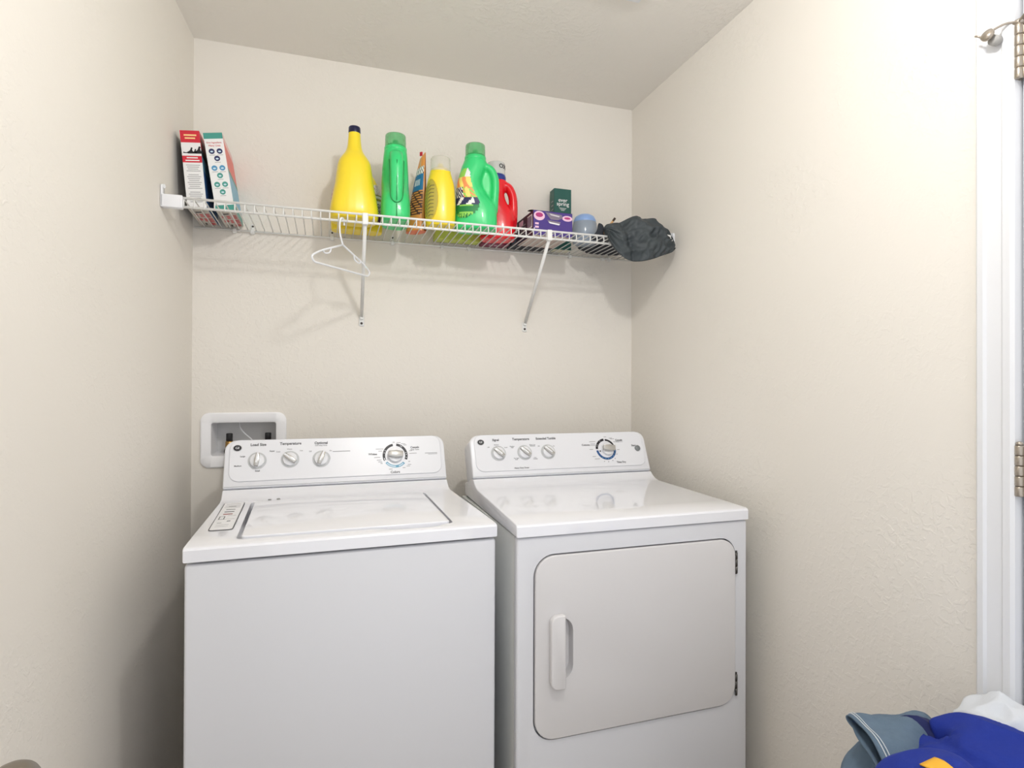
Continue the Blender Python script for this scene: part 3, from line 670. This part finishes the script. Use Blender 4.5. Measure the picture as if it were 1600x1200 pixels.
# second yellow bottle standing behind the jug
BB = [(0, -.080, .080, .032, 3), (.006, -.086, .086, .037, 3), (.06, -.087, .087, .038, 2.8), (.12, -.084, .084, .037, 2.6), (.165, -.070, .070, .034, 2.4), (.195, -.045, .055, .028, 2.2), (.212, -.022, .040, .024, 2)]
yb = thing('cleaner_bottle', 'labelled yellow bottle with clear cap, half hidden behind the big yellow jug', 'bottle', (.098, 2.095, ZS), radians(0))
b = MB(); b.rings(body_rings(BB), YEL); b.build('bottle_body', yb)
cap_clear(yb, .015, .212, .024, .036, CLEAR, False)
b = MB(); sticker(b, BB, radians(-62), radians(12), .03, .165, ylabel, 30, 30, .0012); b.build('side_label', yb)
b = MB(); sticker(b, BB, radians(168), radians(242), .03, .165, lambda u, v: PKL if (v*9+u*2) % 1 > .4 else mat('label_rose', (226, 190, 190), .5), 24, 30, .0012); b.build('side_label', yb)

# orange pouch
po = thing('detergent_pouch', 'orange stand-up refill pouch with blue panel, between the green and small yellow bottles', 'pouch', (.294, 2.030, ZS), radians(-48))
ORANGE = mat('orange_foil', (238, 160, 84), .28, bump=(60, .5)); POB = mat('pouch_blue', (46, 124, 176), .35); BRN = mat('pouch_brown', (92, 62, 54), .4)
pw, ph = .040, .272
def pouch_pt(u, v, side):
    x = pw-(1-u)*2*pw*(1-.72*v**1.3)
    th = .024*(1-v)**.8*(1-abs(2*u-1)**3*.75)+.0012
    z = v*ph*(1-.07*(1-u)*v); return (x, side*th, z+.001*sin(v*40+u*3)*0)
def pouch_mat(u, v):
    if u > .93: return ORANGE
    if v > .83: return ORANGE if (u+v*2) % .7 > .18 else mat('pouch_tan', (214, 176, 130), .4)
    if v > .74: return WH if (u*5+v*17) % 1 > .3 else BLACK
    if v > .52: return WH if (.28 < u < .75 and .58 < v < .66 and (u*14) % 1 > .4) else POB
    if v > .20: return BRN if (v*26-u*1.2) % 1 > .38 else ORANGE
    return ORANGE
b = MB()
b.grid(lambda u, v: pouch_pt(u, v, -1), 30, 60, ORANGE, matfn=pouch_mat); b.grid(lambda u, v: pouch_pt(1-u, v, 1), 30, 60, ORANGE)
n_ = 20; ring = [pouch_pt(i/n_, 0, -1) for i in range(n_+1)]+[pouch_pt(1-i/n_, 0, 1) for i in range(n_+1)]
b.add(ring, [tuple(range(len(ring)))[::-1]], mat('orange_base', (232, 116, 70), .35)); 
b.build('pouch_body', po)
MB().box(pw*.40, pw*.66, -.0022, .0022, ph*.965, ph+.004, RED, .001).build('tear_tab', po)

# small yellow bottle with clear cap
Y2 = [(0, -.042, .042, .034, 2.8), (.006, -.048, .048, .040, 2.8), (.05, -.051, .051, .042, 2.6), (.10, -.050, .050, .041, 2.5), (.14, -.046, .046, .039, 2.4), (.165, -.040, .040, .036, 2.2), (.180, -.036, .036, .034, 2), (.188, -.0345, .0345, .0335, 2)]
y2 = thing('softener_bottle', 'small yellow bottle with clear round cap and oval embossed panel', 'bottle', (.363, 1.945, ZS), radians(-8))
b = MB(); b.rings(body_rings(Y2), YEL); b.build('bottle_body', y2)
cap_clear(y2, 0, .187, .0335, .046, CLEAR, True, mat('yellow_spout', (248, 222, 90), .35))
OLV = mat('olive_film', (188, 170, 72), .4)
def hatch(u, v): return mat('grey_lines', (118, 106, 64), .5) if ((v*11-u*2.2+.3*sin(u*9)) % 1 > .62 and .12 < u < .8 and .08 < v < .92) else OLV
b = MB(); sticker(b, Y2, radians(190), radians(262), .015, .150, hatch, 36, 44, .0010); b.build('oval_label', y2)
b = MB(); pth = []
for i in range(40):
    a = 2*pi*i/40; aa = radians(226)+radians(37)*cos(a); p = surf(Y2, aa, .0825+.070*sin(a)); q = surf(Y2, aa+.02, p.z)-surf(Y2, aa-.02, p.z); pth.append(p+Vector((q.y, -q.x, 0)).normalized()*.0006)
b.tube(pth, .0011, mat('yellow_rim', (214, 186, 40), .4), 6, closed=True); b.build('embossed_rim', y2)

# red jug
RJ = [(0, -.058, .058, .038, 3.2), (.006, -.064, .064, .044, 3.2), (.04, -.066, .066, .046, 3), (.075, -.065, .064, .045, 2.7), (.105, -.063, .056, .043, 2.5), (.135, -.061, .036, .042, 2.4), (.165, -.058, .026, .040, 2.4), (.190, -.052, .028, .038, 2.3), (.208, -.046, .032, .036, 2.1), (.220, -.042, .032, .034, 2)]
rj = thing('detergent_bottle', 'red detergent bottle with blue collar and clear cap, behind the labelled green bottle', 'detergent bottle', (.596, 2.055, ZS), radians(-16))
jug_with_handle(rj, RJ, REDP, [(.014, 0, .206), (.040, 0, .194), (.054, 0, .166), (.058, 0, .130), (.058, 0, .095), (.056, 0, .065), (.052, 0, .045)], .0165, .022, web=((.05, .05), (.09, .055), (.13, .052), (.132, .03)))
NAVYP = mat('blue_plastic_collar', (42, 60, 140), .3)
MB().lathe([(.034, .216), (.036, .219), (.0365, .232), (.034, .240), (.028, .242)], NAVYP, 32, xf=T(-.006, 0, 0)).build('collar', rj)
rc = cap_clear(rj, -.006, .240, .0335, .044, mat('milky_clear_cap', (226, 226, 222), .15, alpha=.75), False)
b = MB()
def wrap(txt, r, cx, z, a, size, mt):
    b2 = MB(); b2.text(txt, size, mt, Matrix.Identity(4), align='CENTER', ext=.0002, bold=.0004)
    vs = []
    for (x, y, zz) in b2.v: an = a+x/r; vs.append((cx+(r+.0008+zz)*sin(an), -(r+.0008+zz)*cos(an), z+y))
    b.add(vs, b2.f, mt)
wrap('OXI', .0335, -.006, .266, radians(52), .022, BLACK)
b.build('cap_print', rc)

# purple carton with dark end
PUR = mat('purple_card', (74, 54, 136), .4); DPUR = mat('dark_plum_card', (52, 42, 62), .45)
pb = thing('bag_box', 'low purple carton with a printed tray picture and a dark end with barcode', 'box', (.690, 1.925, ZS), radians(1.5))
pw_, pd_, ph_ = .150, .172, .086
b = MB()
b.add([(0, 0, 0), (pw_, 0, 0), (pw_, 0, ph_), (0, 0, ph_)], [(0, 1, 2, 3)], PUR)
b.add([(0, pd_, 0), (0, 0, 0), (0, 0, ph_), (0, pd_, ph_)], [(0, 1, 2, 3)], DPUR)
b.add([(pw_, 0, 0), (pw_, pd_, 0), (pw_, pd_, ph_), (pw_, 0, ph_)], [(0, 1, 2, 3)], DPUR)
b.add([(pw_, pd_, 0), (0, pd_, 0), (0, pd_, ph_), (pw_, pd_, ph_)], [(0, 1, 2, 3)], PUR)
b.add([(0, pd_, 0), (pw_, pd_, 0), (pw_, 0, 0), (0, 0, 0)], [(0, 1, 2, 3)], mat('beige_card_bottom', (206, 190, 182), .6))
b.add([(0, 0, ph_), (pw_, 0, ph_), (pw_, pd_, ph_), (0, pd_, ph_)], [(0, 1, 2, 3)], mat('black_card', (30, 28, 32), .6))
def oval(x, z, rx, rz, m_, o=.0001, th=.0005): b.prism([(x+rx*cos(2*pi*i/24), z+rz*sin(2*pi*i/24)) for i in range(24)], o, o+th, m_, xf=front())
PKC = mat('pale_pink_print', (240, 200, 222), .4); MAG = mat('magenta_print', (176, 50, 120), .4); GREYP = mat('grey_tray_print', (128, 118, 136), .4); SILV = mat('silver_tray_print', (206, 202, 208), .4)
oval(.022, .068, .021, .0165, PKC); oval(.022, .071, .014, .008, MAG, .0006); oval(.130, .067, .020, .010, PKC); oval(.130, .068, .012, .004, MAG, .0006)
b.prism([(.044, .083), (.108, .078), (.112, .066), (.092, .058), (.066, .058)], .0006, .0011, GREYP, xf=front()); b.prism([(.060, .079), (.100, .073), (.098, .069), (.066, .073)], .0011, .0015, SILV, xf=front())
b.prism([(.052, .056), (.104, .052), (.098, .040), (.062, .044)], .0006, .0011, GREYP, xf=front()); b.prism([(.056, .050), (.101, .045), (.098, .040), (.062, .044)], .0011, .0015, WH, xf=front())
for z in (.040, .028): b.box(.006, .020, z-.0035, z+.0035, .0001, .0005, PKC, xf=front())
b.box(.002, .005, .020, .025, .0001, .0005, WH, xf=front())
side = frame((0, 0, 0), (0, -1, 0), (0, 0, 1), (-1, 0, 0))
def sb(y0, y1, z0, z1, m_, o=0): b.box(-y1, -y0, z0, z1, .0001+o, .0005+o, m_, xf=side)
sb(.012, .060, .028, .076, WH)
for k in range(11): sb(.016+.004*k, .018+.004*k, .034, .072, mat('barcode_plum', (110, 80, 110), .5), .0005)
sb(.105, .148, .055, .078, PKC)
for k in range(4): sb(.08, .125, .022+.011*k, .026+.011*k, INKL)
b.build('carton', pb)
b = MB().grid(lambda u, v: (u*pw_*1.0, .001+v*.06, ph_+.001+.012*sin(v*1.6)*(1-u*.6)), 8, 6, MATS['black_card']); 
fl = b.build('lid_flap', pb); sd = fl.modifiers.new('th', 'SOLIDIFY'); sd.thickness = .0008

# dark green carton
eb = thing('dryer_sheet_box', 'dark green upright carton with white lettering behind the purple box', 'box', (.840, 2.105, ZS), 0)
EG = mat('dark_green_box_card', (38, 92, 84), .45); ew, ed, eh = .072, .046, .238
b = MB().box(0, ew, 0, ed, 0, eh, EG, .0008, 1); b.box(.001, ew-.001, .001, ed-.001, -.0006, 0, mat('cream_card', (220, 216, 196), .6))
b.text('ever', .0215, WH, T(ew*.50, -.0006, eh-.045) @ RX(pi/2), bold=.0002); b.text('spring', .0215, WH, T(ew*.50, -.0006, eh-.060) @ RX(pi/2), bold=.0002)
for k, w_ in enumerate((.030, .022, .014)): b.box(ew/2-w_/2, ew/2+w_/2, eh-.0765-.0045*k, eh-.0750-.0045*k, 0, .0006, WH, xf=front())
b.prism([(ew*.5+.022*cos(pi*i/16), .112+.022*sin(pi*i/16)) for i in range(17)], .0001, .0006, WH, xf=front())
for i in range(6): b.box(-.0006, 0, .010, .030, eh-.05-.016*i, eh-.046-.016*i, INKL)
b.build('carton', eb)

# flat packs lying at the back of the shelf
lp = thing('flat_package', 'lime green flat package lying at the back of the shelf behind the small yellow bottle', 'package', (.372, 2.092, ZS), 0)
MB().box(0, .172, 0, .050, 0, .035, mat('lime_card', (196, 208, 96), .45), .003).build('packet', lp); 
b = MB()
for k in range(3): b.box(.002+.057*k, .055+.057*k, .050, .0555, .001, .012, BLACK, .001)
b.build('dark_edge', lp)
mp = thing('flat_package', 'dark magenta flat package lying at the back of the shelf below the red bottle', 'package', (.553, 2.103, ZS), 0)
b = MB().box(0, .105, 0, .058, 0, .04, mat('dark_magenta_card', (126, 34, 70), .4), .002); b.box(.030, .044, .016, .026, -.0008, 0, PKC); b.box(.050, .062, .018, .026, -.0008, 0, PKC); b.build('packet', mp)
kp = thing('flat_package', 'black flat package lying at the back of the shelf behind the purple carton', 'package', (.664, 2.103, ZS), 0)
b = MB().box(0, .168, 0, .062, 0, .05, mat('black_package', (36, 40, 50), .4), .003)
for (x, y) in ((.03, .02), (.07, .03), (.11, .024), (.05, .055), (.10, .058), (.14, .05)): b.box(x, x+.010, y, y+.006, -.0008, 0, INKL)
b.build('packet', kp)

# round translucent bottle with pale blue cap
rb = thing('scent_bead_bottle', 'squat clear bottle with pale blue domed cap between the green box and black cloth', 'bottle', (.926, 2.010, ZS), 0)
b = MB().lathe([(.0, .001), (.036, .0), (.044, .006), (.047, .03), (.0475, .055), (.045, .078), (.041, .088)], mat('smoky_clear_plastic', (170, 182, 196), .12, alpha=.72), 36, cap=False); b.build('bottle_body', rb)
b = MB().lathe([(.0425, .082), (.043, .085), (.042, .092), (.036, .104), (.024, .112), (0, .115)], mat('pale_blue_plastic', (140, 172, 222), .3), 36, cap=False); b.build('cap', rb)
b = MB().lathe([(0, .004), (.034, .003), (.038, .03), (.034, .045), (0, .050)], mat('blue_beads', (120, 150, 196), .5, bump=(220, 1)), 24, cap=False); b.build('contents', rb)

# ---------------------------------------------------------------- black cloth over the right end of the shelf
from mathutils.bvhtree import BVHTree
CLOTH = mat('black_grey_cloth', (68, 75, 78), .55, bump=(500, .3), vary=(9, (50, 57, 63)))
CLOTH2 = mat('dark_charcoal_cloth', (48, 52, 60), .8, bump=(400, .3))
def fold(p, s, amp, seed):
    q = Vector(p)*s+Vector((seed, seed*.7, seed*1.3)); v = noise.noise(q)
    return (1-abs(v)*2.2)*amp
def lump(b, c, r, mt, nu=72, nv=40, amp=.008, sc=14, seed=1, fn=None, flat=None):
    """closed cloth bundle: squashed sphere with ridged folds"""
    vs = []; fs = []
    for i in range(nv+1):
        ph = pi*i/nv
        for j in range(nu):
            th = 2*pi*j/nu; d = Vector((sin(ph)*cos(th), sin(ph)*sin(th), cos(ph)))
            p = Vector((d.x*r[0], d.y*r[1], d.z*r[2]))
            k = fold(p, sc, amp, seed)+fold(p, sc*2.3, amp*.4, seed+9)
            p = p+d*k
            if fn: p = fn(p, d)
            vs.append(Vector(c)+p)
    for i in range(nv):
        for j in range(nu): fs.append((i*nu+j, (i+1)*nu+j, (i+1)*nu+(j+1) % nu, i*nu+(j+1) % nu))
    b.add(vs, fs, mt, True); return b
def drape(b, src, fn, direction, nu, nv, mt, off=.0015, matfn=None):
    """lay a patch on a part: grid of start points cast along a direction onto its surface"""
    t_ = BVHTree.FromPolygons([Vector(v) for v in src.v], src.f); dv = Vector(direction).normalized()
    def P(u, v):
        o = Vector(fn(u, v)); h = t_.ray_cast(o, dv)
        return (h[0]-dv*off) if h[0] is not None else o+dv*.05
    b.grid(P, nu, nv, mt, matfn=matfn)
hat = thing('sun_hat', 'crumpled black cloth hat with white tag hanging over the front right end of the shelf', 'hat', (1.10, 1.90, ZS), 0)
# x, crown top z, hanging edge z, front y, back y (world x and y, z above the deck)
HS = [(.946, .034, .000, 1.860, 1.885), (.953, .046, -.030, 1.850, 1.900), (.970, .049, -.060, 1.842, 1.925), (.995, .052, -.084, 1.836, 1.950), (1.025, .066, -.092, 1.828, 1.970), (1.050, .074, -.094, 1.822, 1.985), (1.080, .070, -.088, 1.818, 1.985), (1.110, .071, -.078, 1.816, 1.980), (1.140, .060, -.066, 1.818, 1.975), (1.168, .042, -.056, 1.822, 1.965), (1.190, .018, -.044, 1.832, 1.940), (1.204, -.004, -.030, 1.845, 1.915)]
def hat_mesh():
    b = MB(); M_ = 8; rings = []; NF, NT, NB = 34, 22, 14
    for i in range((len(HS)-1)*M_+1):
        x, zt, zb, yf, yb = cr(HS, i/M_); ring = []
        fr_ = (x-.946)/(1.204-.946)
        def F(t):       # front sheet from the hanging hem up to the crown top, bulging forward
            z = zb+(zt-zb)*t; y = yf-.016*sin(pi*t)**.8*min(1, 6*(1-fr_))+.030*t**3
            k = 0
            # gathers along the left band run sideways, long folds sweep from the band to the right
            k += .0055*sin(t*30+x*40)*max(0, 1-fr_*4.0)
            k += .0120*(1-2.4*abs(noise.noise(Vector((fr_*3.6+t*1.6, t*2.6-fr_*2.2, 2.3)))))*min(1, fr_*5)
            k += .0065*(1-2.4*abs(noise.noise(Vector((fr_*9-t*3, t*6+fr_*2, 7.1)))))*min(1, fr_*5)
            k += .004*noise.noise(Vector((x*22, t*3.5, 1.7)))
            k -= .010*math.exp(-((fr_-.20-.12*(1-t))/.035)**2)
            return Vector((x, y-k, z))
        pts = [F(j/NF) for j in range(NF+1)]
        ytop = pts[-1].y
        for j in range(1, NT+1):        # crown, over and down to the deck behind
            t = j/NT; y = ytop+(yb-ytop)*t; z = zt*(1-t**2.2)+.0035*t**2.2+.006*sin(t*pi)*max(0, zt*14)+.003*noise.noise(Vector((x*25, y*25, 4)))
            pts.append(Vector((x, y, max(z, .0035))))
        for j in range(1, NB+1):        # underside on the deck, then down inside behind the hanging front
            t = j/NB
            if t < .5: pts.append(Vector((x, yb+(YFR-.012-yb)*(t/.5), .0030)))
            else: q = (t-.5)/.5; pts.append(Vector((x, YFR-.012+(yf+.004-(YFR-.012))*q, .0030+(zb-.002-.003)*q)))
        for p in pts[:-1]: ring.append((p.x-1.10, p.y-1.90, p.z))
        rings.append(ring)
    b.rings(rings, CLOTH); return b
hb = hat_mesh(); ho = hb.build('crown', hat)
b = MB()
tg = [(-.008, .012), (.011, .014), (.001, -.013)]
def tagm(u, v): return WH if abs(u-.5) < .5*(1-v*.95) else None
drape(b, hb, lambda u, v: (1.166-1.10+.022*(u-.5), -.20, -.004-.026*(v-.5)), (0, 1, 0), 12, 12, WH, .006, tagm)
b.build('tag', hat)
cb = thing('dark_cloth', 'dark folded cloth lying on the shelf between the clear bottle and the hat', 'cloth', (1.03, 2.10, ZS), 0)
b = MB()
def fl(p, d): p.z = max(p.z, -.012); return p
lump(b, (0.032, -.016, .0145), (.122, .066, .026), CLOTH2, 72, 36, .006, 18, 4, fl); b.build('folded_cloth', cb)
c2 = thing('dark_cloth', 'dark pointed cloth corner standing up left of the hat, beside the wooden stick', 'cloth', (.970, 1.925, ZS), 0)
b = MB(); rings = []
for i in range(20):
    f = i/19; z = .002+.052*f; w_ = .024-.006*f+.003*sin(f*9); ring = []
    for j in range(16): a = 2*pi*j/16; ring.append((-.030+.016*f+w_*cos(a)*(1-.4*f), .018*(1-f*.7)*sin(a)+.003*sin(3*a+f*4), z-.009*cos(a)*f))
    rings.append(ring)
b.rings(rings, CLOTH2)
b.build('cloth_point', c2)
st = thing('wooden_stick', 'short light wooden stick with dark end poking up behind the hat', 'stick', (.975, 1.945, ZS+.045), 0)
v0, v1 = Vector((-.012, 0, -.030)), Vector((.044, 0, .047)); vm = v0.lerp(v1, .84)
MB().tube([v0, vm], .0042, mat('light_wood', (220, 172, 118), .5), 10).build('shaft', st); MB().tube([vm, v1], .0043, mat('dark_brown_tip', (66, 48, 38), .5), 10).build('tip', st)

# ---------------------------------------------------------------- laundry hamper with clothes, lower right
hm = thing('laundry_hamper', 'white plastic laundry hamper full of clothes, standing beside the door casing', 'laundry hamper', (.975, .70, 0), 0)
b = MB(); o_ = rrect(-.19, .19, -.20, .20, .05, 6)
def hr(z, s): return [(p[0]*s, p[1]*s, z) for p in o_]
b.rings([hr(.0, .82), hr(.50, 1.0), hr(.515, 1.06), hr(.505, 1.09), hr(.495, 1.05)], PLASTIC, cap=False); b.rings([hr(.012, .80), hr(.51, .98)][::-1], PLASTIC, cap=False)
b.add(hr(.006, .82), [tuple(range(len(o_)))], PLASTIC)
autosmooth(b.build('basket', hm), 40)
DEN = mat('light_denim', (104, 124, 142), .85, bump=(700, .6), vary=(60, (84, 104, 124))); DEND = mat('dark_denim_inside', (52, 62, 74), .9, bump=(600, .5)); STI = mat('white_stitching', (206, 210, 214), .7)
RB = mat('royal_blue_fleece', (14, 44, 144), .8, bump=(300, .25), vary=(30, (12, 38, 132))); RBD = mat('navy_knit', (26, 34, 84), .85, bump=(300, .3)); GOLD = mat('golden_yellow_cloth', (236, 176, 52), .7, bump=(300, .2)); WC = mat('white_cotton', (214, 218, 224), .85, bump=(300, .25))
jn = thing('jeans', 'light denim jeans leg with white hem stitching at the left of the laundry pile', 'jeans', (.930, .745, .575), 0)
def leg_ring(t):
    # t: 0 hem (left) .. 1 buried in the pile; a flattened tube whose open end faces left
    c = Vector((-.070+.20*t, -.005+.015*t, .100-.012*t-.030*t*t)); hz = .017+.008*t; hy = .070
    ring = []
    for j in range(48):
        a = 2*pi*j/48; k = .005*sin(3*a+t*6)+.003*sin(5*a-t*9)
        u = (hy+k)*cos(a); w = (hz+k)*math.copysign(abs(sin(a))**1.15, sin(a))-.010*cos(2*a)*(1-t)
        ring.append(tuple(c+Vector((.022*cos(a)*(1-t*.5), u*.92, w+u*.28))))
    return ring
b = MB(); b.rings([leg_ring(i/22) for i in range(23)], DEN, cap=False); jo = b.build('trouser_leg', jn)
sd = jo.modifiers.new('th', 'SOLIDIFY'); sd.thickness = .0025
b = MB()
for t_, rr_ in ((.045, .0011), (.075, .0009)):
    r1 = leg_ring(t_); c1 = sum((Vector(p) for p in r1), Vector())/48
    b.tube([Vector(p)+(Vector(p)-c1).normalized()*.0009 for p in r1], rr_, STI, 5, closed=True)
b.build('hem_stitching', jn)
b = MB(); lump(b, (.030, .030, .002), (.072, .070, .060), DEN, 80, 40, .012, 12, 21); b.build('rolled_denim', jn)
bl = thing('blue_sweatshirt', 'royal blue fleece top with yellow stripe on the front of the laundry pile', 'sweatshirt', (1.02, .66, .60), 0)
SLV = (-.165, -.034, .068)
def bshape(p, d):
    # one deep crease sweeping from the upper left down to the right, and a shallow one in front
    g = (p.z-.050)+.55*(p.x+.02); p = p-d*.030*math.exp(-(g/.014)**2)*(1 if p.x > -.06 else .3)
    g2 = (p.x-.085)-.5*(p.z-.02); p = p-d*.014*math.exp(-(g2/.014)**2)
    return p
bb = MB(); lump(bb, (.018, -.005, .020), (.142, .118, .096), RB, 150, 90, .014, 7.5, 31, bshape); bo = bb.build('folded_body', bl)
b = MB()
sl = MB(); lump(sl, SLV, (.075, .070, .062), RB, 90, 50, .008, 9, 77); sl.build('sleeve', bl)
drape(b, sl, lambda u, v: (SLV[0]-.020+.024*(u-.5)+.006*v, SLV[1]-.16+.14*(1-v), SLV[2]+.10-.06*v), (.0, .55, -1), 8, 30, GOLD, .003)
so = b.build('yellow_stripe', bl); sd = so.modifiers.new('th', 'SOLIDIFY'); sd.thickness = .002
wt = thing('white_shirt', 'white cotton garment at the back of the laundry pile against the door casing', 'shirt', (1.10, .74, .60), 0)
def wsh(p, d):
    if d.z > -.2: p = p+Vector((0, 0, .010*sin(p.x*70)))
    return p
b = MB(); lump(b, (.035, -.028, .055), (.062, .070, .058), WC, 90, 50, .011, 16, 44, wsh)
# a corner of the shirt that hangs forward over the blue fleece
rings = []
for i in range(14):
    f = i/13; w_ = .026*(1-f)+.001; c = Vector((.000-.016*f, -.080-.050*f, .098-.030*f-.030*f*f)); ring = []
    for j in range(14): a = 2*pi*j/14; ring.append(tuple(c+Vector((w_*cos(a), .0, .006*(1-f*.6)*sin(a)))))
    rings.append(ring)
b.rings(rings, WC); b.build('crumpled_shirt', wt)
dk_ = thing('navy_cloth', 'dark navy cloth between the jeans and the blue fleece in the laundry pile', 'cloth', (1.01, .785, .60), 0)
b = MB(); lump(b, (-.01, -.02, .010), (.070, .05, .075), RBD, 60, 30, .008, 12, 50); b.build('folded_cloth', dk_)

# ---------------------------------------------------------------- open door at the left edge with its knob
dr = structure(bpy.data.objects.new('door_2', None)); COL.objects.link(dr); dr.location = (-.325, 0, 0)
autosmooth(MB().box(-.035, 0, -.13, .655, .012, 2.04, TRIMW, .002).build('door_slab', dr), 40)
b = MB(); b.lathe(smooth_path([(.031, -.007), (.031, .004), (.026, .009), (.013, .012), (.012, .030), (.020, .036), (.028, .045), (.031, .056), (.028, .067), (.018, .074), (0, .076)], 5), mat('aged_nickel_knob', (140, 132, 122), .4, metal=.8), 40, xf=T(.012, .607, .9185) @ RY(pi/2), cap=False)
b.build('door_knob', dr)
